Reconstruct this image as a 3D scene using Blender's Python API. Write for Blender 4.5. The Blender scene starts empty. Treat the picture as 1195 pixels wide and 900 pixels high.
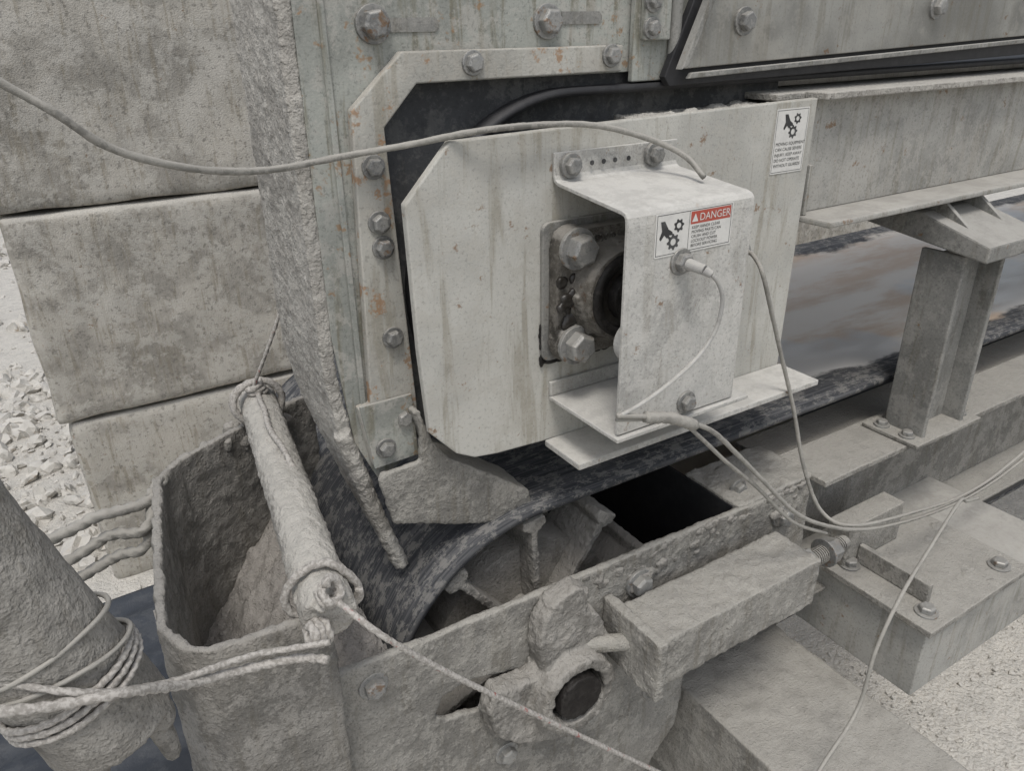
import bpy, bmesh, math, random
from mathutils import Vector, Matrix, noise, Euler
random.seed(4)
H=1640.0
def V(x,y,z): return Vector((x/1000.0,y/1000.0,(z+H)/1000.0))
scene=bpy.context.scene
COL=scene.collection
# ------------------------------------------------------------------ materials
def newmat(name):
    m=bpy.data.materials.new(name); m.use_nodes=True
    nt=m.node_tree; b=nt.nodes['Principled BSDF']
    return m,nt,b
def N(nt,t,**k):
    n=nt.nodes.new(t)
    for a,v in k.items(): setattr(n,a,v)
    return n
def noise_node(nt,co,scale,detail=4,rough=.6,stretch=None,dist=0.0,off=(0,0,0)):
    mp=N(nt,'ShaderNodeMapping'); nt.links.new(co,mp.inputs['Vector'])
    mp.inputs['Location'].default_value=off
    if stretch: mp.inputs['Scale'].default_value=stretch
    n=N(nt,'ShaderNodeTexNoise'); n.inputs['Scale'].default_value=scale
    n.inputs['Detail'].default_value=detail; n.inputs['Roughness'].default_value=rough
    n.inputs['Distortion'].default_value=dist
    nt.links.new(mp.outputs[0],n.inputs['Vector']); return n.outputs['Fac']
def rng(nt,f,a,b,c=0.0,d=1.0):
    r=N(nt,'ShaderNodeMapRange'); r.interpolation_type='SMOOTHSTEP' if c<d else 'LINEAR'
    nt.links.new(f,r.inputs['Value'])
    for i,v in zip(('From Min','From Max','To Min','To Max'),(a,b,c,d)): r.inputs[i].default_value=v
    return r.outputs['Result']
def mth(nt,op,a,b):
    m=N(nt,'ShaderNodeMath',operation=op)
    for i,v in enumerate((a,b)):
        if isinstance(v,(int,float)): m.inputs[i].default_value=v
        else: nt.links.new(v,m.inputs[i])
    return m.outputs[0]
def mix(nt,f,a,b,mode='MIX'):
    m=N(nt,'ShaderNodeMix',data_type='RGBA',blend_type=mode)
    def s(sock,v):
        if isinstance(v,(int,float)): sock.default_value=v
        elif isinstance(v,tuple): sock.default_value=(v[0],v[1],v[2],1)
        else: nt.links.new(v,sock)
    s(m.inputs[0],f); s(m.inputs[6],a); s(m.inputs[7],b); return m.outputs[2]
def dusty(name,base,dust=(.43,.415,.385),up=.85,patch=.3,streak=.35,rust=.0,bump=.4,grain=420,rough=.9,metal=0.0,dark=.6,spots=.4,seed=0.0,bd=.002,ss=180,bright=.35,ps=18,clod=0.0,rcol=(.19,.11,.055)):
    m,nt,b=newmat(name)
    tc=N(nt,'ShaderNodeTexCoord').outputs['Object']
    o=(seed*3.1,seed*1.7,seed)
    big=noise_node(nt,tc,7,3,.65,off=o)
    c=mix(nt,rng(nt,big,.38,.62),tuple(x*dark for x in base),base)
    if streak>0:
        st=noise_node(nt,tc,1,4,.62,stretch=(70,70,6),off=o,dist=.5)
        c=mix(nt,mth(nt,'MULTIPLY',rng(nt,st,.5,.66),streak),c,tuple(x*y for x,y in zip(base,(.5,.46,.38))))
    pt=noise_node(nt,tc,ps,5,.78,off=(o[0]+9,o[1],o[2]))
    c=mix(nt,mth(nt,'MULTIPLY',rng(nt,pt,.48,.56),patch),c,dust)
    sp=noise_node(nt,tc,ss,2,.75,off=o)
    c=mix(nt,mth(nt,'MULTIPLY',rng(nt,sp,.55,.68),spots),c,tuple(x*.35 for x in base))
    c=mix(nt,mth(nt,'MULTIPLY',rng(nt,sp,.45,.34),spots*bright),c,tuple(min(1,x*1.3) for x in dust))
    if rust>0:
        rn=noise_node(nt,tc,34,4,.75,off=(o[0],o[1]+4,o[2]+7))
        c=mix(nt,mth(nt,'MULTIPLY',rng(nt,rn,.68-rust,.76-rust),.75),c,rcol)
    g=N(nt,'ShaderNodeNewGeometry'); sx=N(nt,'ShaderNodeSeparateXYZ'); nt.links.new(g.outputs['Normal'],sx.inputs[0])
    upf=rng(nt,sx.outputs['Z'],.25,.75)
    upf=mth(nt,'MULTIPLY',mth(nt,'MULTIPLY',upf,rng(nt,pt,.3,.52,.6,1)),up)
    c=mix(nt,upf,c,mix(nt,rng(nt,pt,.4,.62),tuple(min(1,x*1.05) for x in dust),tuple(x*.8 for x in dust)))
    nt.links.new(c,b.inputs['Base Color'])
    b.inputs['Roughness'].default_value=rough; b.inputs['Metallic'].default_value=metal
    b.inputs['Specular IOR Level'].default_value=.3
    bn=noise_node(nt,tc,grain,1,.6)
    h=mth(nt,'ADD',mth(nt,'MULTIPLY',bn,.5),mth(nt,'MULTIPLY',pt,.8))
    if clod>0: h=mth(nt,'ADD',h,mth(nt,'MULTIPLY',rng(nt,noise_node(nt,tc,210,1,.5,off=(o[1],o[2],o[0])),.5,.72),clod))
    bp=N(nt,'ShaderNodeBump'); bp.inputs['Strength'].default_value=bump; bp.inputs['Distance'].default_value=bd
    nt.links.new(h,bp.inputs['Height']); nt.links.new(bp.outputs[0],b.inputs['Normal'])
    return m
def plain(name,c,rough=.7,metal=0.0,k=.35):
    m,nt,b=newmat(name)
    tc=N(nt,'ShaderNodeTexCoord').outputs['Object']
    n=noise_node(nt,tc,60,5,.7)
    nt.links.new(mix(nt,mth(nt,'MULTIPLY',rng(nt,n,.45,.62),k),c,tuple(x*.6+.08 for x in c)),b.inputs['Base Color'])
    b.inputs['Roughness'].default_value=rough; b.inputs['Metallic'].default_value=metal
    return m
M_plate=dusty('weathered_painted_plate',(.48,.472,.435),dust=(.42,.405,.365),patch=.5,streak=.55,rust=.06,bump=.3,dark=.78,spots=.35,ss=260,ps=24)
M_strip=dusty('painted_edge_strip',(.45,.44,.40),dust=(.39,.37,.33),patch=.5,streak=.5,rust=.12,bump=.35,dark=.75,spots=.35,ss=200,ps=30,seed=22,rcol=(.30,.17,.085))
M_chute=dusty('weathered_chute_sheet',(.345,.355,.325),dust=(.41,.393,.36),patch=.5,streak=.85,rust=.09,bump=.35,dark=.72,spots=.4,seed=2,ss=240,ps=22,rcol=(.27,.165,.085))
M_skirt=dusty('skirt_steel',(.38,.375,.35),dust=(.44,.42,.38),patch=.35,streak=.4,rust=.06,bump=.1,dark=.62,spots=.25,seed=21,ss=300,ps=9,rough=.35,metal=.55)
M_guard=dusty('galvanised_guard',(.46,.452,.425),dust=(.54,.527,.495),patch=.5,streak=.3,rust=.05,bump=.5,grain=500,dark=.76,spots=.4,seed=4,ss=320,ps=30)
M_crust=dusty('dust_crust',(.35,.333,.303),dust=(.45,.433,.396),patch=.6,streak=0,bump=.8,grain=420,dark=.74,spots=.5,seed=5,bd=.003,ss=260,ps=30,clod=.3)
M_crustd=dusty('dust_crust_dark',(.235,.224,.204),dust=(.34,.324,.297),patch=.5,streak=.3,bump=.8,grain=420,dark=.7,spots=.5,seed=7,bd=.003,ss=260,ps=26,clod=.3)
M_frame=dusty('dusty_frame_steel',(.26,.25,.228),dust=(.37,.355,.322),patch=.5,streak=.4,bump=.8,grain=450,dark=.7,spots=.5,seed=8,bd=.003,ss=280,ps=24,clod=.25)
M_beam=dusty('beam_steel',(.36,.354,.328),dust=(.40,.384,.352),patch=.45,streak=.5,rust=.05,bump=.35,dark=.72,spots=.4,seed=9,ss=260)
M_leg=dusty('leg_steel',(.23,.228,.214),dust=(.38,.368,.34),patch=.3,streak=.5,rust=.02,bump=.35,dark=.75,spots=.4,seed=11,ss=260)
M_conc=dusty('concrete',(.42,.398,.355),dust=(.47,.452,.412),patch=.6,streak=.5,rust=.03,bump=.6,grain=260,dark=.66,spots=.55,seed=3,bd=.006,ss=70,ps=8,bright=.2)
M_bolt=dusty('zinc_bolt',(.29,.29,.282),dust=(.39,.378,.35),patch=.4,streak=.0,rust=.09,bump=.4,rough=.5,metal=.4,dark=.6,spots=.4,seed=6,ps=60)
M_cast=dusty('greasy_casting',(.12,.11,.095),dust=(.27,.255,.23),patch=.35,streak=.2,rust=.07,bump=.6,rough=.6,dark=.25,spots=.5,seed=12,ps=40,rcol=(.06,.035,.02))
M_grease=plain('grease',(.02,.017,.014),.4,k=.2)
M_shaft=dusty('dark_shaft',(.014,.012,.011),dust=(.05,.046,.042),up=.15,patch=.3,streak=0,bump=.5,rough=.6,seed=13,ps=60,bright=0)
M_rubber=dusty('dark_rubber',(.065,.067,.07),dust=(.22,.215,.20),up=.6,patch=.22,streak=.25,bump=.35,rough=.75,dark=.7,spots=.25,seed=14)
M_lbelt=dusty('wet_belt_rubber',(.035,.042,.055),dust=(.12,.125,.13),up=.15,patch=.25,streak=0,bump=.4,rough=.55,dark=.7,spots=.2,seed=24)
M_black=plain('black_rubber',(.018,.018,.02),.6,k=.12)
M_cable=dusty('dusty_cable',(.30,.29,.263),dust=(.37,.354,.322),patch=.5,streak=0,bump=.15,grain=700,spots=.2,seed=15,ps=60)
M_cablew=dusty('sensor_cable',(.46,.453,.435),dust=(.42,.408,.375),patch=.4,streak=0,bump=.15,spots=.3,seed=16,ps=60)
M_dirt=dusty('interior_dust',(.28,.262,.24),dust=(.35,.33,.305),patch=.5,streak=0,bump=.8,dark=.7,spots=.4,seed=17,bd=.004,clod=.3)
M_white=plain('sign_white',(.62,.61,.58),.5)
M_red=plain('sign_red',(.40,.07,.045),.5)
M_ink=plain('sign_ink',(.03,.03,.03),.6,k=.5)
M_gravel=dusty('gravel_stone',(.48,.46,.42),dust=(.55,.53,.49),patch=.5,streak=0,rust=.08,bump=.6,grain=160,dark=.7,spots=.4,seed=18,bd=.006,ss=90,ps=6,rcol=(.33,.24,.15))
M_ground=dusty('ground_dust',(.46,.435,.385),dust=(.54,.52,.48),patch=.6,streak=0,rust=.06,bump=1,grain=110,dark=.75,spots=.6,seed=19,bd=.015,ss=60,rcol=(.34,.25,.16))
def ropemat(name,red):
    m,nt,b=newmat(name)
    tc=N(nt,'ShaderNodeTexCoord').outputs['Object']
    n=noise_node(nt,tc,90,3,.6); g=noise_node(nt,tc,300,3,.6)
    c=mix(nt,rng(nt,g,.4,.6),(.28,.263,.24),(.44,.418,.388))
    if red: c=mix(nt,mth(nt,'MULTIPLY',rng(nt,n,.6,.68),red),c,(.30,.08,.07))
    nt.links.new(c,b.inputs['Base Color']); b.inputs['Roughness'].default_value=.95
    return m
M_rope=ropemat('dusty_rope',0); M_roper=ropemat('red_flecked_rope',.8)
def beltmat():
    m,nt,b=newmat('conveyor_belt_rubber')
    tc=N(nt,'ShaderNodeTexCoord').outputs['Object']
    sx=N(nt,'ShaderNodeSeparateXYZ'); nt.links.new(tc,sx.inputs[0])
    st=noise_node(nt,tc,1,3,.65,stretch=(7,260,7))
    c=mix(nt,rng(nt,st,.42,.62),(.035,.037,.042),(.09,.091,.095))
    w=noise_node(nt,tc,9,6,.65,stretch=(.6,1.2,1))
    y=mth(nt,'ADD',sx.outputs['Y'],mth(nt,'MULTIPLY',mth(nt,'SUBTRACT',w,.5),.14))
    f=mth(nt,'MULTIPLY',rng(nt,y,.715,.735),rng(nt,mth(nt,'SUBTRACT',1.9,y),.64,.67))
    f=mth(nt,'MULTIPLY',f,rng(nt,sx.outputs['X'],.55,.75))
    mud=noise_node(nt,tc,6,7,.65,stretch=(.5,1.6,1))
    mc=mix(nt,rng(nt,mud,.38,.6),(.62,.48,.36),(.70,.63,.54))
    g=noise_node(nt,tc,3,4,.5)
    mc=mix(nt,rng(nt,g,.52,.62),mc,(.58,.56,.53))
    dn=noise_node(nt,tc,50,6,.8,stretch=(.8,1.2,1))
    c=mix(nt,mth(nt,'MULTIPLY',rng(nt,dn,.5,.56),.42),c,(.30,.288,.265))
    c=mix(nt,f,c,mc)
    nt.links.new(c,b.inputs['Base Color'])
    r=mth(nt,'SUBTRACT',.8,mth(nt,'MULTIPLY',f,rng(nt,mud,.4,.6,.3,.5))); nt.links.new(r,b.inputs['Roughness'])
    bp=N(nt,'ShaderNodeBump'); bp.inputs['Strength'].default_value=.2; bp.inputs['Distance'].default_value=.0015
    nt.links.new(mth(nt,'ADD',st,dn),bp.inputs['Height']); nt.links.new(bp.outputs[0],b.inputs['Normal'])
    return m
M_belt=beltmat()
# ------------------------------------------------------------------ helpers
def group(name):
    e=bpy.data.objects.new(name,None); COL.objects.link(e); e.empty_display_size=.05; return e
def toobj(bm,name,parent,mat,bev=0.0,smooth=False):
    bmesh.ops.recalc_face_normals(bm,faces=bm.faces)
    me=bpy.data.meshes.new(name); bm.to_mesh(me); bm.free()
    o=bpy.data.objects.new(name,me); COL.objects.link(o); me.materials.append(mat)
    if parent: o.parent=parent
    if smooth:
        for p in me.polygons: p.use_smooth=True
    if bev>0:
        mod=o.modifiers.new('b','BEVEL'); mod.width=bev/1000; mod.segments=2; mod.limit_method='ANGLE'; mod.angle_limit=math.radians(40)
    return o
def prism(bm,pts,ax,a,b):
    def mk(p,w):
        return V(p[0],w,p[1]) if ax=='y' else (V(p[0],p[1],w) if ax=='z' else V(w,p[0],p[1]))
    A=[bm.verts.new(mk(p,a)) for p in pts]; B=[bm.verts.new(mk(p,b)) for p in pts]
    n=len(pts)
    bm.faces.new(A); bm.faces.new(B[::-1])
    for i in range(n):
        j=(i+1)%n; bm.faces.new((A[j],A[i],B[i],B[j]))
def box(bm,x0,x1,y0,y1,z0,z1): prism(bm,[(x0,z0),(x1,z0),(x1,z1),(x0,z1)],'y',y0,y1)
def cyl(bm,p,q,r1,r2=None,seg=24,caps=True):
    P=V(*p);Q=V(*q);d=Q-P
    mat=Matrix.Translation((P+Q)/2)@d.to_track_quat('Z','Y').to_matrix().to_4x4()
    bmesh.ops.create_cone(bm,cap_ends=caps,cap_tris=False,segments=seg,radius1=r1/1000,radius2=(r1 if r2 is None else r2)/1000,depth=d.length,matrix=mat)
def ball(bm,p,r,sx=1,sy=1,sz=1):
    bmesh.ops.create_uvsphere(bm,u_segments=14,v_segments=9,radius=r/1000,matrix=Matrix.Translation(V(*p))@Matrix.Diagonal((sx,sy,sz,1)))
def bolt(bm,p,d=(0,-1,0),r=11,h=None,w=1.4,rot=None):
    h=h or r*.85; p=Vector(p); d=Vector(d)
    def seg(a,b,r1,r2,n):
        A=V(*(p+d*a));B=V(*(p+d*b));D=B-A
        tw=Matrix.Rotation(rot if rot is not None else 0,4,'Z')
        mat=Matrix.Translation((A+B)/2)@D.to_track_quat('Z','Y').to_matrix().to_4x4()@tw
        bmesh.ops.create_cone(bm,cap_ends=True,segments=n,radius1=r1/1000,radius2=r2/1000,depth=D.length,matrix=mat)
    if rot is None: rot=random.random()
    seg(-2,3,r*w,r*w,20); seg(2.5,h*.82+2.5,r,r,6); seg(h*.82+2.5,h+2.5,r*.99,r*.78,6)
def bolts(name,parent,lst,mat=None,**k):
    bm=bmesh.new()
    for b in lst:
        kk=dict(k)
        if len(b)>3: kk['r']=b[3]
        bolt(bm,b[:3],**kk)
    return toobj(bm,name,parent,mat or M_bolt,.8)
def evalmesh(o):
    dg=bpy.context.evaluated_depsgraph_get(); dg.update()
    me=bpy.data.meshes.new_from_object(o.evaluated_get(dg)); mats=list(o.data.materials); o.modifiers.clear(); o.data=me
    me.materials.clear()
    for m_ in mats: me.materials.append(m_)
def crust(o,vox,amp,sc,lump=0.0,lsc=12):
    for m_ in list(o.modifiers):
        if m_.type=='BEVEL': o.modifiers.remove(m_)
    md=o.modifiers.new('r','REMESH'); md.mode='VOXEL'; md.voxel_size=vox/1000; md.use_smooth_shade=True
    evalmesh(o); me=o.data
    nr=[v.normal.copy() for v in me.vertices]
    fr=noise.fractal; nn=noise.noise; off=Vector((3,1,7))
    for v,n in zip(me.vertices,nr):
        c=v.co
        d=fr(c*sc,.8,2.2,2)*amp
        if lump:
            l=nn(c*lsc+off)
            if l>.05: d+=min(1,(l-.05)*5)*lump*.6+max(0,nn(c*lsc*3.1))*lump*.8
        v.co=c+n*(d/1000)
    for p in me.polygons: p.use_smooth=True
    return o
def spline(pts,n=10):
    P=[Vector(p) for p in pts]; P=[P[0]*2-P[1]]+P+[P[-1]*2-P[-2]]; out=[]
    for i in range(1,len(P)-2):
        a,b,c,d=P[i-1:i+3]
        for k in range(n):
            t=k/n
            out.append(.5*((2*b)+(c-a)*t+(2*a-5*b+4*c-d)*t*t+(-a+3*b-3*c+d)*t**3))
    out.append(P[-2]); return out
def sweep(name,parent,pts,r,mat,twist=0.0,strands=3,depth=.0,seg=10,n=12,wob=0.0,step=3.0):
    raw=spline(pts,n)
    pth=[raw[0]]
    for a,b in zip(raw[:-1],raw[1:]):
        L=(b-a).length; k=max(1,int(L/step))
        for i in range(1,k+1): pth.append(a.lerp(b,i/k))
    bm=bmesh.new(); rings=[]; s=0; prev=None
    up=Vector((0,0,1))
    for i,p in enumerate(pth):
        t=(pth[min(i+1,len(pth)-1)]-pth[max(i-1,0)]).normalized()
        if prev is None:
            u=t.cross(up); u=u.normalized() if u.length>.01 else Vector((1,0,0))
        else: u=(prev-t*prev.dot(t)).normalized()
        prev=u; w=t.cross(u)
        if i: s+=(p-pth[i-1]).length
        ring=[]
        wv=Vector((noise.noise(p*.02),noise.noise(p*.02+Vector((9,0,0))),noise.noise(p*.02+Vector((0,9,0)))))*wob
        rr=r*(1+.1*noise.noise(p*.09)+.06*noise.noise(p*.35))
        for k in range(seg):
            th=2*math.pi*k/seg
            q=rr*(1+depth*math.cos(strands*th-twist*s))
            ring.append(bm.verts.new(V(*(p+wv+u*math.cos(th)*q+w*math.sin(th)*q))))
        rings.append(ring)
    for a,b in zip(rings[:-1],rings[1:]):
        for k in range(seg): bm.faces.new((a[k],a[(k+1)%seg],b[(k+1)%seg],b[k]))
    bm.faces.new(rings[0][::-1]); bm.faces.new(rings[-1])
    return toobj(bm,name,parent,mat,smooth=True)
# ------------------------------------------------------------------ ground / wall
bm=bmesh.new()
bmesh.ops.create_grid(bm,x_segments=140,y_segments=140,size=1)
for v in bm.verts:
    x=math.copysign(abs(v.co.x)**2.6*60,v.co.x)+.6; y=math.copysign(abs(v.co.y)**2.6*60,v.co.y)+2
    v.co=Vector((x,y,noise.fractal(Vector((x*1.5,y*1.5,0)),1,2,5)*.03))
ground=toobj(bm,'ground',None,M_ground,smooth=True)
def rocks(name,regions,mat,seed):
    random.seed(seed); bm=bmesh.new()
    for (x0,x1,y0,y1,n,s0,s1,zf) in regions:
        for _ in range(n):
            x=random.uniform(x0,x1);y=random.uniform(y0,y1); s=s0+(s1-s0)*random.random()**3
            z=noise.fractal(Vector((x*1.5/1000,y*1.5/1000,0)),1,2,5)*30-H+zf(x,y)+s*.05
            r=bmesh.ops.create_icosphere(bm,subdivisions=1 if s<28 else 2,radius=1)
            mt=Matrix.Translation(V(x,y,z))@Euler((random.random()*1.2,random.random()*1.2,random.random()*6)).to_matrix().to_4x4()
            sc=Vector((random.uniform(.7,1.3),random.uniform(.6,1.1),random.uniform(.4,.75)))*s/1000
            o=Vector((random.random()*50,0,0))
            for v in r['verts']:
                q=v.co.copy(); q*=1+.6*noise.noise(q*1.4+o)
                v.co=mt@Vector((q.x*sc.x,q.y*sc.y,q.z*sc.z))
    return toobj(bm,name,None,mat)
fl=lambda x,y:0
rocks('rubble_pile',[(-1000,0,2500,4600,1300,8,60,lambda x,y:max(0,20*noise.noise(Vector((x/300,y/300,0))))),(-1400,200,4600,9000,450,15,80,fl),(-700,200,1300,2400,450,5,25,fl)],M_gravel,3)
rocks('gravel',[(900,2400,200,1700,3000,3,9,fl),(900,2400,200,2300,50,8,20,fl)],M_gravel,5)
wall=group('concrete_block_wall')
def block(nm,x0,x1,z0,z1,y0=2400,y1=3000,det=True):
    bm=bmesh.new(); box(bm,x0,x1,y0,y1,z0,z1); o=toobj(bm,nm,wall,M_conc,14)
    if det: crust(o,18,9,4,lump=0)
block('block_1',-112,1370,-436,170); block('block_2',1382,2880,-436,170,det=False); block('block_3',2892,4400,-436,170,det=False)
block('block_4',-78,1425,-1052,-446,2395,2995); block('block_5',1438,2935,-1052,-446,det=False); block('block_6',2945,4440,-1052,-446,2410,3010,det=False)
block('block_7',-52,1455,-1655,-1062); block('block_8',1465,2965,-1655,-1062,det=False)
# ------------------------------------------------------------------ discharge chute
ch=group('discharge_chute')
bm=bmesh.new()
prism(bm,[(230,260),(700,260),(700,-52),(595,-52),(335,-52),(302,-88),(312,-382),(310,-441),(264,-470),(240,-414),(228,-290),(228,-121)],'y',715,719)
o=toobj(bm,'front_sheet',ch,M_chute,.8)
bm=bmesh.new()
prism(bm,[(582,-24),(322,-23),(268,-71),(262,-250),(258,-366),(244,-368),(254,-441),(306,-441),(311,-382),(305,-240),(299,-88),(335,-51),(581,-50)],'y',703,714.5)
o=toobj(bm,'edge_strip',ch,M_strip,1.5)
bm=bmesh.new(); prism(bm,[(244,-364),(304,-364),(307,-441),(254,-443)],'y',699,702.8); toobj(bm,'corner_plate',ch,M_chute,1)
bolts('bolts',ch,[(395,703,-35,9),(565,703,-34,9),(284,703,-122,9),(285,703,-175,9),(287,703,-200,9),(289,703,-296,9),(293,703,-391,9),(268,699,-420,9),(300,714,0,13),(490,714,0,13)],w=1.3)
bm=bmesh.new()
for x0,x1,z in ((316,367,-1),(508,560,3)):
    prism(bm,[(x0,z-6),(x1-4,z-6),(x1,z-2),(x1,z+2),(x1-4,z+6),(x0,z+6)],'y',713.6,714.6)
toobj(bm,'slot',ch,M_leg,0)
bm=bmesh.new(); prism(bm,[(296,-40),(860,-40),(860,-430),(300,-430)],'y',724,730); toobj(bm,'rubber_lining',ch,M_rubber)
bm=bmesh.new(); box(bm,400,900,740,744,-60,260);box(bm,400,900,1096,1100,-60,260);box(bm,400,404,744,1096,-60,260); toobj(bm,'hood_body',ch,M_chute)
bm=bmesh.new(); box(bm,250,256,711,716,-400,260); toobj(bm,'seam',ch,M_chute,1)
bm=bmesh.new()
prof=[(260,716,862,222),(-100,716,862,222),(-300,716,862,222),(-342,716,862,223),(-400,716,850,231),(-450,716,830,243),(-500,716,806,255),(-545,716,776,267),(-580,716,750,278),(-600,716,732,284)]
L=[]
for z,y0,y1,x in prof:
    t=14
    L.append([bm.verts.new(V(x-t/2,y0,z)),bm.verts.new(V(x-t/2,y1,z)),bm.verts.new(V(x+t/2,y1,z)),bm.verts.new(V(x+t/2,y0,z))])
for a,b in zip(L[:-1],L[1:]):
    for k in range(4): bm.faces.new((a[k],a[(k+1)%4],b[(k+1)%4],b[k]))
bm.faces.new(L[0]); bm.faces.new(L[-1][::-1])
L=[(x,y0,z) for z,y0,y1,x in prof[4:]]
for a,b in zip(L[:-1],L[1:]): cyl(bm,(a[0]-2,a[1]+5,a[2]),(b[0]-2,b[1]+5,b[2]),10,9,seg=12)
o=toobj(bm,'side_curtain',ch,M_crust); crust(o,2.5,1.3,170,lump=1.2,lsc=60)
bm=bmesh.new()
prism(bm,[(304,-378),(316,-418),(336,-447),(365,-468),(405,-498),(443,-528),(450,-566),(395,-556),(342,-540),(300,-522),(262,-508),(250,-446),(256,-440),(300,-440)],'y',680,687)
prism(bm,[(304,-378),(316,-418),(336,-447),(365,-468),(405,-498),(443,-528),(443,-534),(403,-504),(363,-474),(332,-452),(310,-420),(298,-380)],'y',686,745)
o=toobj(bm,'deflector_flap',ch,M_frame); crust(o,2.6,.8,120,lump=.8,lsc=50)
bm=bmesh.new(); box(bm,597,650,704,712,-62,90); box(bm,604,640,694,703.5,-20,30); toobj(bm,'hinge_bracket',ch,M_chute,1.5)
bm=bmesh.new(); cyl(bm,(650,698,-45),(650,698,70),7); toobj(bm,'hinge_pin',ch,M_leg,.5)
bolts('hinge_bolts',ch,[(612,694,18,8),(612,694,-8,8)])
# ------------------------------------------------------------------ head pulley and its belt
hp=group('head_pulley')
bm=bmesh.new(); cyl(bm,(516,760,-264),(516,1060,-264),182,seg=64); toobj(bm,'drum',hp,M_frame)
bm=bmesh.new(); cyl(bm,(516,610,-264),(516,1110,-264),27,seg=32); toobj(bm,'shaft',hp,M_shaft,1)
ub=group('upper_conveyor_belt')
def beltstrip(name,parent,path,y0,y1,th,mat,ny=14,sag=0,sagx=600):
    bm=bmesh.new(); rows=[]
    n=len(path)
    for i,(x,z) in enumerate(path):
        a=Vector(path[max(0,i-1)]);b=Vector(path[min(n-1,i+1)]);t=(b-a).normalized(); nn=Vector((-t.y,t.x))
        r=[]
        for k in range(ny+1):
            y=y0+(y1-y0)*k/ny; s=(k/ny)*2-1
            sg=-sag*(1-s*s)*min(1,max(0,(x-sagx)/500)) if z>-700 else 0
            r.append((bm.verts.new(V(x,y,z+sg)),bm.verts.new(V(x-nn.x*th,y,z-nn.y*th+sg))))
        rows.append(r)
    for a,b in zip(rows[:-1],rows[1:]):
        for k in range(ny):
            bm.faces.new((a[k][0],a[k+1][0],b[k+1][0],b[k][0])); bm.faces.new((a[k][1],b[k][1],b[k+1][1],a[k+1][1]))
        bm.faces.new((a[0][0],b[0][0],b[0][1],a[0][1])); bm.faces.new((a[ny][0],a[ny][1],b[ny][1],b[ny][0]))
    return toobj(bm,name,parent,mat,smooth=True)
def arcpath(cx,cz,r,xr,lower=None):
    p=[(xr,cz+r)]
    x=xr
    while x>cx+120: x-=90; p.append((max(x,cx+40),cz+r))
    for i in range(41):
        a=math.radians(90+180*i/40); p.append((cx+r*math.cos(a),cz+r*math.sin(a)))
    if lower: p+=lower
    else:
        x=cx
        while x<xr: x+=120; p.append((x,cz-r))
    return p
beltstrip('belt_loop',ub,arcpath(516,-264,192,3400,[(600,-448),(680,-400),(760,-330),(840,-260),(920,-222),(1200,-215),(3400,-215)])[::-1],700,1060,-8,M_black)
# ------------------------------------------------------------------ feeder frame
ff=group('feeder_frame')
bm=bmesh.new()
prism(bm,[(339,-98),(574,-93),(848,-89),(847,-204),(844,-458),(700,-455),(527,-448),(380,-440),(352,-436),(330,-424),(300,-390),(294,-300),(290,-150)],'y',650,660)
toobj(bm,'side_plate',ff,M_plate,1.8)
bm=bmesh.new(); box(bm,849,3600,664,672,-234,-92); toobj(bm,'beam_web',ff,M_beam,1)
bm=bmesh.new(); box(bm,800,3600,672.5,760,-92,-84); box(bm,850,3600,640,672,-91.5,-83); o=toobj(bm,'beam_top_flange',ff,M_crust,1.5)
bm=bmesh.new(); box(bm,850,3600,606,671.5,-243,-234.5); toobj(bm,'beam_bottom_flange',ff,M_beam,2.5)
bm=bmesh.new(); box(bm,852,858,650,663.5,-234,-170); box(bm,2200,2208,612,663.5,-234,-92); toobj(bm,'stiffener',ff,M_beam,1)
bm=bmesh.new(); box(bm,445,846,582,649.5,-450,-442); toobj(bm,'lower_ledge',ff,M_guard,1.5)
bm=bmesh.new()
for i in range(50): ball(bm,(random.uniform(590,830),random.uniform(664,720),-99+random.uniform(-4,4)),random.uniform(5,11),1.8,1.3,.45)
box(bm,590,830,662,735,-112,-98)
o=toobj(bm,'dust_buildup',ff,M_crust); crust(o,3,2,120)
bm=bmesh.new(); box(bm,330,848,1080,1090,-458,-90); box(bm,849,3600,1080,1088,-243,-92); box(bm,849,3600,1088.5,1150,-243,-234); toobj(bm,'far_side_plate',ff,M_beam,1)
# skirt board
sk=group('skirt_board')
bm=bmesh.new(); prism(bm,[(760,200),(683,19),(649,-44),(655,-50),(1367,-30),(3600,30),(3600,200)],'y',683,689); toobj(bm,'side_sheet',sk,M_skirt,1.2)
bm=bmesh.new(); prism(bm,[(735,200),(668,19),(632,-58),(640,-68),(1367,-58),(3600,0),(3600,200)],'y',690,700); toobj(bm,'rubber_skirt',sk,M_black,1)
bm=bmesh.new(); prism(bm,[(745,190),(672,17),(640,-50),(649,-47),(683,20),(757,190)],'y',672,683); toobj(bm,'edge_flange',sk,M_leg,1)
bm=bmesh.new(); prism(bm,[(660,-54),(1367,-34),(3600,26),(3600,20),(1367,-40),(655,-60)],'y',676,682.5); toobj(bm,'edge_lip',sk,M_leg,1)
bolts('bolts',sk,[(740,683,-3,11),(1110,683,10,11),(1480,683,24,11)])
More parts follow.
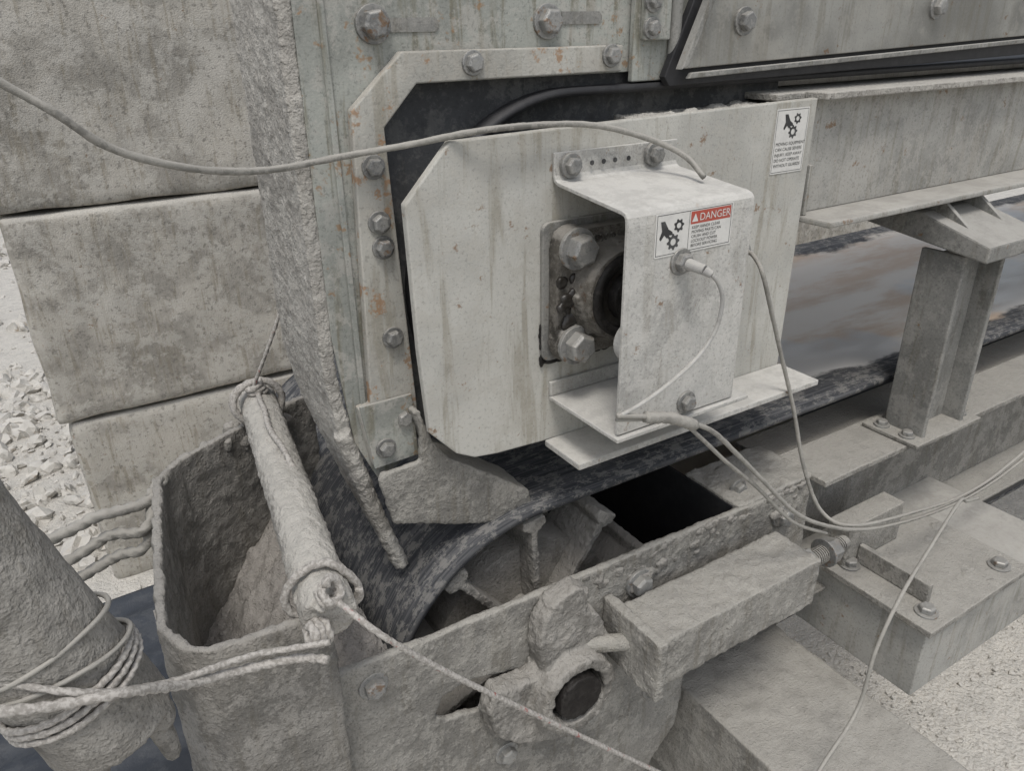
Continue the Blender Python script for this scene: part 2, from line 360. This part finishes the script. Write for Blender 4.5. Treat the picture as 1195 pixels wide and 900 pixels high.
# ------------------------------------------------------------------ flange bearing
fb=group('flange_bearing')
cx,cz=516,-264
def rrect(x0,x1,z0,z1,r,n=6):
    out=[]
    for (X,Z,a0) in ((x1-r,z1-r,0),(x0+r,z1-r,90),(x0+r,z0+r,180),(x1-r,z0+r,270)):
        for i in range(n+1):
            a=math.radians(a0+90*i/n); out.append((X+r*math.cos(a),Z+r*math.sin(a)))
    return out
bm=bmesh.new(); prism(bm,rrect(438,594,-340,-186,10),'y',644,649.6); toobj(bm,'backing_plate',fb,M_leg,1)
bm=bmesh.new()
prism(bm,rrect(445,587,-335,-193,22),'y',628,643.8)
cyl(bm,(cx,640,cz),(cx,600,cz),60,50,seg=48)
for sx in (-1,1):
    for sz in (-1,1): cyl(bm,(cx+sx*51,640,cz+sz*53),(cx+sx*51,622,cz+sz*53),23,21,seg=24)
for a in range(0,360,45):
    x=cx+53*math.cos(math.radians(a)); z=cz+53*math.sin(math.radians(a))
    prism(bm,[(x-4,z-4),(x+4,z-4),(x+4,z+4),(x-4,z+4)],'y',612,635)
o=toobj(bm,'housing',fb,M_cast); crust(o,2,.5,120,lump=.5,lsc=60)
bm=bmesh.new()
for i in range(36):
    a0=2*math.pi*i/36;a1=2*math.pi*(i+1)/36
    q=[(46,594),(36,594),(36,612),(46,606)]
    vs=[[bm.verts.new(V(cx+r*math.cos(a),y,cz+r*math.sin(a))) for r,y in q] for a in (a0,a1)]
    for k in range(4): bm.faces.new((vs[0][k],vs[0][(k+1)%4],vs[1][(k+1)%4],vs[1][k]))
bmesh.ops.remove_doubles(bm,verts=bm.verts,dist=1e-5)
toobj(bm,'seal_ring',fb,M_shaft,smooth=True)
bm=bmesh.new(); cyl(bm,(cx,612,cz),(cx,599,cz),36,seg=36); toobj(bm,'seal_face',fb,M_grease)
bm=bmesh.new(); cyl(bm,(cx,600,cz),(cx,588,cz),27,25,seg=36); toobj(bm,'shaft_end',fb,M_shaft,1)
bolts('bolts',fb,[(cx+sx*51,621,cz+sz*53,17) for sx in (-1,1) for sz in (-1,1)],w=1.3,h=16)
bm=bmesh.new(); random.seed(9)
for _ in range(26):
    a=random.uniform(2.2,4.6); r=random.uniform(50,72); ball(bm,(cx+r*math.cos(a),628-random.random()*3,cz+r*math.sin(a)),random.uniform(3,8),1,.5,1)
for p in ((452,-262),(456,-268),(463,-258),(447,-272)): ball(bm,(p[0],622,p[1]),7,1,.6,.8)
o=toobj(bm,'grease_lumps',fb,M_grease); crust(o,1.6,.8,120)
bm=bmesh.new()
for _ in range(30): ball(bm,(random.uniform(440,585),648,-341-random.random()*3),random.uniform(3,6),1.3,.5,.7)
for _ in range(12): ball(bm,(438+random.uniform(-1,2),648,random.uniform(-342,-300)),random.uniform(2,4),.8,.5,1.6)
o=toobj(bm,'grease_bead',fb,M_shaft); crust(o,1.4,.6,160)
def text(s,parent,x,y,z,size,mat,name='lettering',ext=.0002):
    cu=bpy.data.curves.new(name,'FONT'); cu.body=s; cu.size=size/1000; cu.extrude=ext; cu.materials.append(mat)
    o=bpy.data.objects.new(name,cu); o.rotation_euler=(math.radians(90),0,0); o.location=V(x,y,z); COL.objects.link(o); o.parent=parent; return o
text('F208',fb,490,627,-212,15,M_cast,ext=.0015)
# ------------------------------------------------------------------ bearing guard
bg=group('bearing_guard')
def bentstrip(prof,th):
    n=len(prof); off=[]
    for i in range(n):
        a=Vector(prof[max(0,i-1)]);b=Vector(prof[min(n-1,i+1)]);t=(b-a).normalized(); off.append(Vector(prof[i])+Vector((-t.y,t.x))*th)
    return [tuple(p) for p in prof]+[tuple(p) for p in off[::-1]]
prof=[(646,-118),(646,-140),(644,-144),(640,-146),(540,-156),(534,-158),(531,-162),(530,-170),(530,-384)]
pts=bentstrip(prof,4)
bm=bmesh.new(); prism(bm,pts,'x',453,617); o=toobj(bm,'cover',bg,M_guard,.8)
bm=bmesh.new(); box(bm,450,640,526,649,-391,-386); box(bm,450,640,645,649.5,-385.5,-368) ; toobj(bm,'base_angle',bg,M_guard,1.2)
bolts('bolts',bg,[(470,642,-131,9),(580,642,-130,9),(545,530,-370,9),(742,650,-262,9)])
bm=bmesh.new()
for x in (497,512,527,545): cyl(bm,(x,642.2,-131),(x,641.6,-131),2.6,seg=12)
toobj(bm,'small_holes',bg,M_ink)
bm=bmesh.new(); cyl(bm,(482,536,-292),(482,552,-292),22,seg=32); toobj(bm,'sensor_body',bg,M_cablew,1)
bolts('sensor_nut',bg,[(521,530,-212,10)],w=1.35,h=9)
bm=bmesh.new(); cyl(bm,(521,522,-212),(527,503,-215),6,5,seg=20); cyl(bm,(527,503,-215),(531,497,-219),5,3.5,seg=16); toobj(bm,'cable_gland',bg,M_cablew,.6)
def flat(bm,pts,y): bm.faces.new([bm.verts.new(V(p[0],y,p[1])) for p in pts])
def gear(bm,cx,cz,r,n,y):
    inner=[];outer=[]
    N_=n*4
    for i in range(N_):
        a=2*math.pi*i/N_; R=r*(1.0 if i%4<2 else .76)
        outer.append(bm.verts.new(V(cx+R*math.cos(a),y,cz+R*math.sin(a)))); inner.append(bm.verts.new(V(cx+r*.42*math.cos(a),y,cz+r*.42*math.sin(a))))
    for i in range(N_):
        j=(i+1)%N_; bm.faces.new((outer[i],outer[j],inner[j],inner[i]))
def danger(parent,x0,x1,z0,z1,y,withhead=True):
    w=x1-x0;h=z1-z0
    bm=bmesh.new(); prism(bm,rrect(x0,x1,z0,z1,1.5),'y',y-.6,y-.05); toobj(bm,'panel',parent,M_white)
    yy=y-.7
    bm=bmesh.new()
    R=[(x0+1.5,x1-1.5,z1-2.2,z1-1.6),(x0+1.5,x1-1.5,z0+1.6,z0+2.2),(x0+1.5,x0+2.1,z0+2.2,z1-2.2),(x1-2.1,x1-1.5,z0+2.2,z1-2.2)]
    if withhead: R.append((x0+w*.42,x0+w*.425,z0+2.2,z1-2.2))
    for r in R: flat(bm,[(r[0],r[2]),(r[1],r[2]),(r[1],r[3]),(r[0],r[3])],yy)
    toobj(bm,'border',parent,M_ink)
    if withhead:
        bm=bmesh.new(); flat(bm,[(x0+w*.44,z1-h*.36),(x1-3,z1-h*.36),(x1-3,z1-3),(x0+w*.44,z1-3)],yy); toobj(bm,'header',parent,M_red)
        bm=bmesh.new(); tx=x0+w*.455; tz=z1-h*.31; flat(bm,[(tx,tz),(tx+8,tz),(tx+4,tz+8)],yy-.15); toobj(bm,'triangle',parent,M_white)
        text('DANGER',parent,x0+w*.55,yy-.3,z1-h*.30,10.2,M_white,'heading',0)
        for i,s in enumerate(('KEEP HANDS CLEAR','MOVING PARTS CAN','CRUSH AND CUT','LOCKOUT POWER','BEFORE SERVICING')):
            text(s,parent,x0+w*.46,y-.9,z1-h*.36-4.6-i*4.4,4.1,M_ink,'text_line',0)
        px,pz=x0+w*.2,z0+h*.48
    else:
        px,pz=x0+w*.5,z1-h*.27
        for i,st in enumerate(('MOVING EQUIPMENT','CAN CAUSE SEVERE','INJURY. KEEP AWAY','DO NOT OPERATE','WITHOUT GUARDS')):
            text(st,parent,x0+4,y-.9,z1-h*.56-i*6.4,5.4,M_ink,'text_line',0)
    bm=bmesh.new(); yy=y-.8
    gear(bm,px+3,pz-7,8,8,yy); gear(bm,px+9,pz+8,6.5,7,yy)
    flat(bm,[(px-14,pz+14),(px-9,pz+14),(px-4,pz+6),(px+1,pz+3),(px+2,pz),(px-3,pz),(px-1,pz-3),(px-6,pz-2),(px-9,pz+1),(px-13,pz-4),(px-15,pz-2),(px-12,pz+5)],yy-.1)
    toobj(bm,'pictogram',parent,M_ink)
ds=group('danger_sign'); danger(ds,486,586,-204,-162,529.9)
ws=group('warning_sign'); danger(ws,776,834,-174,-98,649.8,False)
# ------------------------------------------------------------------ support leg
sl=group('support_leg')
bm=bmesh.new()
box(bm,1125,1134,572,640,-616,-316); box(bm,1232,1241,572,640,-616,-316); box(bm,1134,1232,604,612,-616,-316)
toobj(bm,'column',sl,M_leg,2)
bm=bmesh.new(); box(bm,1095,1275,560,660,-621.5,-614); toobj(bm,'foot_plate',sl,M_frame,2)
bm=bmesh.new(); prism(bm,[(535,-316),(740,-290),(740,-268),(640,-262),(535,-292)],'x',1110,1260); toobj(bm,'cap_plate',sl,M_leg,3)
bm=bmesh.new(); prism(bm,[(575,-284),(668,-262),(668,-243.5),(630,-243.5)],'x',1135,1143);prism(bm,[(575,-284),(668,-262),(668,-243.5),(630,-243.5)],'x',1225,1233); toobj(bm,'gusset',sl,M_leg,1)
bolts('bolts',sl,[(1112,590,-614,9),(1112,635,-614,9),(1258,590,-614,9)],d=(0,0,1))
# ------------------------------------------------------------------ lower conveyor
lb=group('conveyor_belt')
beltstrip('belt_loop',lb,arcpath(450,-765,212,3600)[::-1],660,1300,-9,M_belt,ny=16,sag=18,sagx=700)
tp=group('tail_pulley')
bm=bmesh.new()
cyl(bm,(450,700,-765),(450,1290,-765),140,seg=48)
cyl(bm,(450,660,-765),(450,700,-765),62,seg=32)
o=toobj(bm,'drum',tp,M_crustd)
bm=bmesh.new()
for k in range(10):
    a=math.radians(90+36*k+2); u=Vector((math.cos(a),math.sin(a))); p=Vector((-u.y,u.x))
    c=Vector((450,-765))
    pts=[c+u*60-p*5,c+u*180-p*5,c+u*188-p*17,c+u*200-p*17,c+u*200+p*17,c+u*188+p*17,c+u*180+p*5,c+u*60+p*5]
    prism(bm,[tuple(q) for q in pts],'y',668,760)
o=toobj(bm,'wings',tp,M_crustd); crust(o,2.6,.9,120,lump=1,lsc=70)
bm=bmesh.new(); cyl(bm,(430,562,-758),(450,1330,-765),26,seg=32); toobj(bm,'shaft',tp,M_shaft)
cf=group('conveyor_frame')
bm=bmesh.new()
prism(bm,[(120,-602),(232,-612),(738,-624),(896,-630),(900,-770),(668,-880),(660,-990),(560,-1100),(120,-1100)],'y',600,610)
box(bm,122,240,604,640,-620,-606); box(bm,560,746,604,618,-634,-622)
face=toobj(bm,'tail_side_plate',cf,M_frame)
bm=bmesh.new(); prism(bm,[(258,-730),(270,-706),(300,-698),(345,-712),(376,-722),(372,-764),(340,-760),(275,-745)],'y',560,650); cut=toobj(bm,'cut',None,M_frame)
md=face.modifiers.new('bo','BOOLEAN'); md.object=cut; md.solver='EXACT'
evalmesh(face); bpy.data.objects.remove(cut)
crust(face,2.8,1.1,100,lump=1.8,lsc=34)
bm=bmesh.new(); box(bm,746,905,604,712,-632,-622); box(bm,746,754,640,700,-700,-632); o=toobj(bm,'top_cover',cf,M_frame); crust(o,3.0,1.3,100,lump=2.2,lsc=40)
bm=bmesh.new(); box(bm,900,3600,578,672,-632,-622); box(bm,900,3600,655,663,-840,-632.5); box(bm,900,3600,578,662,-846,-840.5)
toobj(bm,'side_rail',cf,M_frame,2)
bm=bmesh.new(); box(bm,906,3600,673,760,-650,-640); toobj(bm,'inner_ledge',cf,M_frame,2)
bm=bmesh.new(); box(bm,330,3600,1340,1350,-846,-622); box(bm,900,3600,1340,1430,-632,-622.5); toobj(bm,'far_rail',cf,M_frame,2)
bm=bmesh.new(); box(bm,560,3500,612,1330,-905,-880); box(bm,742,745.5,615,1330,-880,-626); toobj(bm,'added_shade_pan',cf,M_black)  # black pan and cross plate, added only to keep the lit frame opening dark
bolts('bolts',cf,[(190,600,-640,12),(836,598,-668,14),(353,600,-850,12),(560,598,-668,15),(600,600,-880,12),(780,640,-622,11)])
bm=bmesh.new()
for p,r in (((836,598,-672),17),((826,598,-662),14),((560,599,-672),18),((574,599,-662),14),((600,599,-655),10),((660,600,-648),9)): ball(bm,p,r,1.1,.45,.8)
for i in range(60):
    x=random.uniform(470,890); ball(bm,(x,601-random.random()*1,-625-(x-470)*.01-random.random()**2*40),random.uniform(3,8),1.3,.4,.8)
o=toobj(bm,'dust_clumps',cf,M_crustd); crust(o,2.2,2.0,130,lump=1.5,lsc=80)
# take-up bearing
tb=group('take_up_bearing')
bm=bmesh.new()
cyl(bm,(430,600,-752),(430,548,-752),62,54,seg=40)
prism(bm,[(392,-716),(384,-670),(392,-630),(412,-612),(440,-604),(458,-618),(452,-645),(474,-660),(490,-700),(490,-800),(470,-836),(440,-846),(410,-834),(350,-806),(322,-770),(314,-732),(328,-706),(356,-712)],'y',570,599)
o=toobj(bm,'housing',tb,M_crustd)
bm=bmesh.new(); cyl(bm,(430,500,-752),(430,592,-752),40,seg=36); cut=toobj(bm,'cut',None,M_frame)
md=o.modifiers.new('r','REMESH'); md.mode='VOXEL'; md.voxel_size=.003
evalmesh(o)
md=o.modifiers.new('bo','BOOLEAN'); md.object=cut; md.solver='EXACT'
evalmesh(o); bpy.data.objects.remove(cut)
crust(o,2.2,1.4,120,lump=2.4,lsc=60)
bm=bmesh.new(); cyl(bm,(430,574,-752),(430,600,-752),41,seg=36); toobj(bm,'bearing_face',tb,M_grease)
bm=bmesh.new(); cyl(bm,(430,580,-752),(430,545,-752),34,31,seg=32); o=toobj(bm,'shaft_end',tb,M_shaft); crust(o,2,1.6,90)
tu=group('take_up_screw')
bm=bmesh.new(); prism(bm,[(500,-670),(578,-668),(578,-742),(500,-745)],'x',508,800)
prism(bm,[(490,-662),(596,-662),(596,-750),(490,-752)],'x',500,514)
o=toobj(bm,'screw_housing',tu,M_frame); crust(o,2.6,1.1,120,lump=2,lsc=45)
bm=bmesh.new()
cyl(bm,(800,534,-704),(905,534,-704),11,seg=20)
for k in range(24): cyl(bm,(801+k*4,534,-704),(803+k*4,534,-704),13,seg=20)
cyl(bm,(440,585,-704),(508,550,-704),11,seg=20)
toobj(bm,'threaded_rod',tu,M_frame,.3)
bolts('hex_nut',tu,[(806,534,-704,22)],d=(1,0,0),w=1.25,h=18); bolts('end_nut',tu,[(858,534,-704,20)],d=(1,0,0),w=1.1,h=22)
# ------------------------------------------------------------------ spillage box
sb=group('spillage_box')
rim=[(150,574),(112,574),(40,582),(20,600),(6,640),(24,770),(49,917),(83,956),(163,999),(290,1055)]
bm=bmesh.new()
def wallstrip(bm,pts,th,z0,z1):
    n=len(pts);off=[]
    for i in range(n):
        a=Vector(pts[max(0,i-1)]);b=Vector(pts[min(n-1,i+1)]);t=(b-a).normalized(); off.append(Vector(pts[i])+Vector((t.y,-t.x))*th)
    for i in range(n-1):
        prism(bm,[pts[i],pts[i+1],tuple(off[i+1]),tuple(off[i])],'z',z0,z1)
wallstrip(bm,rim,10,-1150,-500)
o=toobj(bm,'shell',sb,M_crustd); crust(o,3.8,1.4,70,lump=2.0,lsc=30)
bm=bmesh.new(); random.seed(2)
for i in range(10): ball(bm,(random.uniform(120,250),random.uniform(985,1040),-505-random.uniform(0,30)),random.uniform(8,16))
o=toobj(bm,'rim_clumps',sb,M_crustd); crust(o,2.6,3,80,lump=3,lsc=70)
bm=bmesh.new(); bmesh.ops.create_grid(bm,x_segments=90,y_segments=160,size=1)
for v in bm.verts:
    x=118+v.co.x*105; y=818+v.co.y*208
    z=-770+14*noise.fractal(Vector((x/40,y/40,0)),.7,2.2,5)+max(0,(x-70))*.85
    v.co=V(x,y,z)
toobj(bm,'dust_heap',sb,M_dirt,smooth=True)
cp=group('cross_pipe')
bm=bmesh.new(); cyl(bm,(212,1045,-478),(142,548,-482),25,seg=28)
for i in range(26):
    t=random.random(); ball(bm,(212-70*t+random.uniform(-12,12),1045-497*t,-480+random.uniform(12,19)),random.uniform(6,10),1,1.8,.5)
o=toobj(bm,'pipe',cp,M_crust); crust(o,2.4,1.3,140,lump=1.4,lsc=60)
# ------------------------------------------------------------------ leaning pole
po=group('pole')
bm=bmesh.new(); cyl(bm,(-42,560,-512),(-205,560,40),48,seg=48)
for i in range(8): ball(bm,(-40+random.uniform(-34,34),560+random.uniform(-30,30),-510),random.uniform(8,15),1,1,1.2)
cyl(bm,(-12,548,-515),(-6,545,-560),12,6,seg=12); cyl(bm,(-58,530,-515),(-56,528,-545),9,4,seg=12)
o=toobj(bm,'shaft',po,M_crustd); crust(o,2.8,1.1,60,lump=1.6,lsc=26)
def ringpts(c,ax,r,turns,pitch):
    ax=Vector(ax).normalized(); u=ax.cross(Vector((0,1,0))).normalized(); w=ax.cross(u); out=[]
    n=int(turns*16)
    for i in range(n+1):
        a=2*math.pi*i/16; out.append(tuple(Vector(c)+ax*pitch*i/16+(u*math.cos(a)+w*math.sin(a))*r))
    return out
sweep('rope_wrap',po,ringpts((-56,560,-462),(-163,60,552),50.5,2.5,7),2.6,M_rope,twist=.7,depth=.2,n=3,wob=5)
sweep('rope_wrap_upper',po,ringpts((-70,560,-415),(-163,170,552),51,1.0,6),2.0,M_cable,n=3,wob=3)
sweep('rope_wrap_diag',po,ringpts((-64,560,-436),(-60,200,552),53,1.0,4),2.0,M_cable,n=3,wob=3)
# ------------------------------------------------------------------ lower left belt
l2=group('return_belt')
bm=bmesh.new(); bmesh.ops.create_grid(bm,x_segments=60,y_segments=60,size=1)
for v in bm.verts:
    x=-300+v.co.x*640; y=940+v.co.y*330
    v.co=V(x,y,-900+8*noise.noise(Vector((x/200,y/60,0)))+3*math.sin(y/9))
toobj(bm,'belt_strip',l2,M_lbelt,smooth=True).modifiers.new('s','SOLIDIFY').thickness=.01
# ------------------------------------------------------------------ sleepers / support beams
s1=group('support_beam')
bm=bmesh.new(); box(bm,955,1350,412,1400,-935,-806); o=toobj(bm,'body',s1,M_beam,2)
bm=bmesh.new(); box(bm,940,1210,400,590,-805,-794); o=toobj(bm,'cap_plate',s1,M_frame,2)
bolts('bolts',s1,[(975,430,-794,12),(1170,430,-794,12),(975,560,-794,12)],d=(0,0,1))
bm=bmesh.new(); box(bm,990,1000,440,560,-793.5,-760); box(bm,960,1100,561,600,-793.5,-720); toobj(bm,'lug',s1,M_frame,2)
bm=bmesh.new()
for i in range(26): ball(bm,(random.uniform(950,1200),random.uniform(410,580),-795),random.uniform(4,9),1.6,1.4,.3)
o=toobj(bm,'dust_flakes',s1,M_frame); crust(o,2.4,1.5,140)
s2=group('support_beam')
bm=bmesh.new(); box(bm,690,922,180,900,-1160,-950); o=toobj(bm,'body',s2,M_frame); crust(o,4.5,1.4,50,lump=2,lsc=20)
s3=group('frame_leg')
bm=bmesh.new(); box(bm,700,712,640,760,-1640,-906); box(bm,150,165,640,760,-1640,-900); box(bm,150,712,650.5,660,-1100,-1050); toobj(bm,'channel',s3,M_frame,2)
# ------------------------------------------------------------------ cables and ropes
ys=[620,620,630,640,660,680,692,670,636,636,636,625,600,575]
xz=[(3,-30),(28,-49),(55,-74),(87,-90),(132,-104),(185,-111),(251,-108),(310,-100),(363,-89),(438,-89),(500,-95),(560,-112),(585,-128),(589,-146)]
pts=[(-80,600,35)]+[(x,y,z) for (x,z),y in zip(xz,ys)]
c=group('cable'); sweep('sheath',c,pts,3.0,M_cable,twist=.9,depth=.04)
c=group('cable'); sweep('sheath',c,[(531,497,-219),(540,496,-229),(548,496,-248),(545,498,-278),(527,500,-302),(494,500,-321),(457,500,-335),(430,500,-341)],2.1,M_cablew)
cm=[(426,500,-340),(470,500,-354),(511,500,-371),(556,500,-395),(602,500,-439),(652,500,-490),(729,500,-567),(808,500,-618),(891,500,-655),(1001,500,-683),(1119,500,-699),(1216,500,-699),(1326,500,-681),(1700,480,-560)]
c=group('cable'); sweep('sheath',c,cm,2.7,M_cable,twist=.9,depth=.04)
sweep('junction_sleeve',c,[(462,500,-352),(490,499,-360),(512,498,-371),(530,499,-381)],6,M_cable,twist=.6,depth=.1,wob=3)
sweep('second_core',c,[(428,503,-346),(480,505,-362),(520,503,-380),(545,503,-402),(590,503,-447),(650,505,-502),(727,503,-580),(806,503,-630)],2.3,M_cable)
c=group('cable'); sweep('sheath',c,[(742,640,-262),(720,610,-258),(703,580,-269),(731,580,-328),(761,580,-392),(792,575,-468),(815,560,-560),(836,535,-625),(867,505,-642),(997,500,-669),(1163,500,-691),(1318,500,-665),(1700,490,-520)],2.7,M_cable,twist=.9,depth=.04)
c=group('cable'); sweep('sheath',c,[(1150,478,-685),(1105,474,-672),(1074,470,-660),(957,440,-678),(850,410,-690),(800,400,-752),(780,395,-843),(691,380,-890),(600,360,-960)],2.6,M_cable,twist=.9,depth=.04)
c=group('rope'); sweep('strands',c,[(146,530,-455),(175,500,-487),(239,500,-568),(349,500,-696),(521,500,-894),(640,500,-1030)],2.9,M_roper,twist=.7,depth=.16)
c=group('rope'); sweep('strands',c,[(125,515,-498),(108,535,-504),(81,540,-500),(26,535,-484),(-22,500,-437),(-59,500,-427),(-96,502,-414),(-200,520,-380)],3.8,M_rope,twist=.5,depth=.18,wob=2)
sweep('strands_2',c,[(130,515,-480),(100,535,-488),(70,540,-484),(7,530,-468),(-45,503,-428),(-100,520,-400)],2.7,M_rope,twist=.5,depth=.18,wob=2)
c=group('rope'); sweep('strands',c,[(199,985,-440),(225,960,-371),(261,950,-291),(330,930,-150)],2.4,M_roper,twist=.5,depth=.18)
c=group('rope')
for i,l in enumerate([[(-260,880,-560),(-60,900,-529),(-22,900,-519),(37,905,-520),(60,925,-505)],[(-260,880,-600),(-54,900,-562),(-10,900,-549),(30,890,-545),(52,925,-505)],[(-250,880,-640),(-47,900,-590),(-7,900,-581),(26,890,-571),(45,915,-510)]]):
    sweep('coil_%d'%(i+1),c,l,6.5,M_cable,twist=.4,depth=.18,wob=4)
sweep('coil_4',c,[(205,1000,-455),(195,930,-448),(185,860,-448),(184,800,-452),(190,760,-470)],3.5,M_rope,twist=.5,depth=.18,wob=3)
c=group('rope_knot')
sweep('loop_1',c,ringpts((148,585,-480),(-.1,-1,0),30,1.3,5),4.0,M_rope,twist=.5,depth=.18,n=3,wob=7)
sweep('loop_2',c,ringpts((120,545,-490),(1,.1,-.3),11,2.6,7),4.3,M_rope,twist=.5,depth=.18,n=3,wob=6)
sweep('loop_3',c,ringpts((142,545,-455),(.4,-.6,.6),10,2,6),4.0,M_rope,twist=.5,depth=.18,n=3,wob=6)
c=group('rope_knot')
sweep('loop_1',c,ringpts((204,1002,-470),(-.1,-1,.1),30,2.2,8),4.5,M_rope,twist=.5,depth=.18,n=3,wob=6)
sweep('loop_2',c,ringpts((200,990,-440),(.3,.1,-1),9,2.2,7),4.5,M_rope,twist=.5,depth=.18,n=3,wob=4)
# ------------------------------------------------------------------ light, world, camera
d=Vector((-.35,-.5,1.35)).normalized()
el=math.asin(d.z); az=math.atan2(d.x,d.y)
w=bpy.data.worlds.new('World'); scene.world=w; w.use_nodes=True; nt=w.node_tree
bgn=nt.nodes['Background']; sky=nt.nodes.new('ShaderNodeTexSky'); sky.sky_type='NISHITA'; sky.sun_disc=False
sky.sun_elevation=el; sky.sun_rotation=az; sky.dust_density=3; sky.air_density=1.2
hs=nt.nodes.new('ShaderNodeHueSaturation'); hs.inputs['Saturation'].default_value=.4
nt.links.new(sky.outputs[0],hs.inputs['Color']); nt.links.new(hs.outputs[0],bgn.inputs[0]); bgn.inputs[1].default_value=.15
sun=bpy.data.lights.new('sun','SUN'); sun.energy=1.5; sun.angle=math.radians(14); sun.color=(1,.965,.91)
so=bpy.data.objects.new('sun',sun); COL.objects.link(so); so.rotation_euler=d.to_track_quat('Z','Y').to_euler(); so.location=(0,0,6)
cam=bpy.data.cameras.new('camera'); co=bpy.data.objects.new('camera',cam); COL.objects.link(co)
r=Vector((.847,-.5315,-.0142)).normalized(); b=Vector((-.4755,-.7693,.4268)).normalized(); u=b.cross(r).normalized(); r=u.cross(b)
co.matrix_world=Matrix(((r.x,u.x,b.x,0),(r.y,u.y,b.y,0),(r.z,u.z,b.z,H/1000),(0,0,0,1)))
cam.lens=27.11; cam.sensor_width=36; cam.clip_start=.02; cam.clip_end=300
scene.camera=co
scene.view_settings.view_transform='Standard'; scene.view_settings.look='None'; scene.view_settings.exposure=0
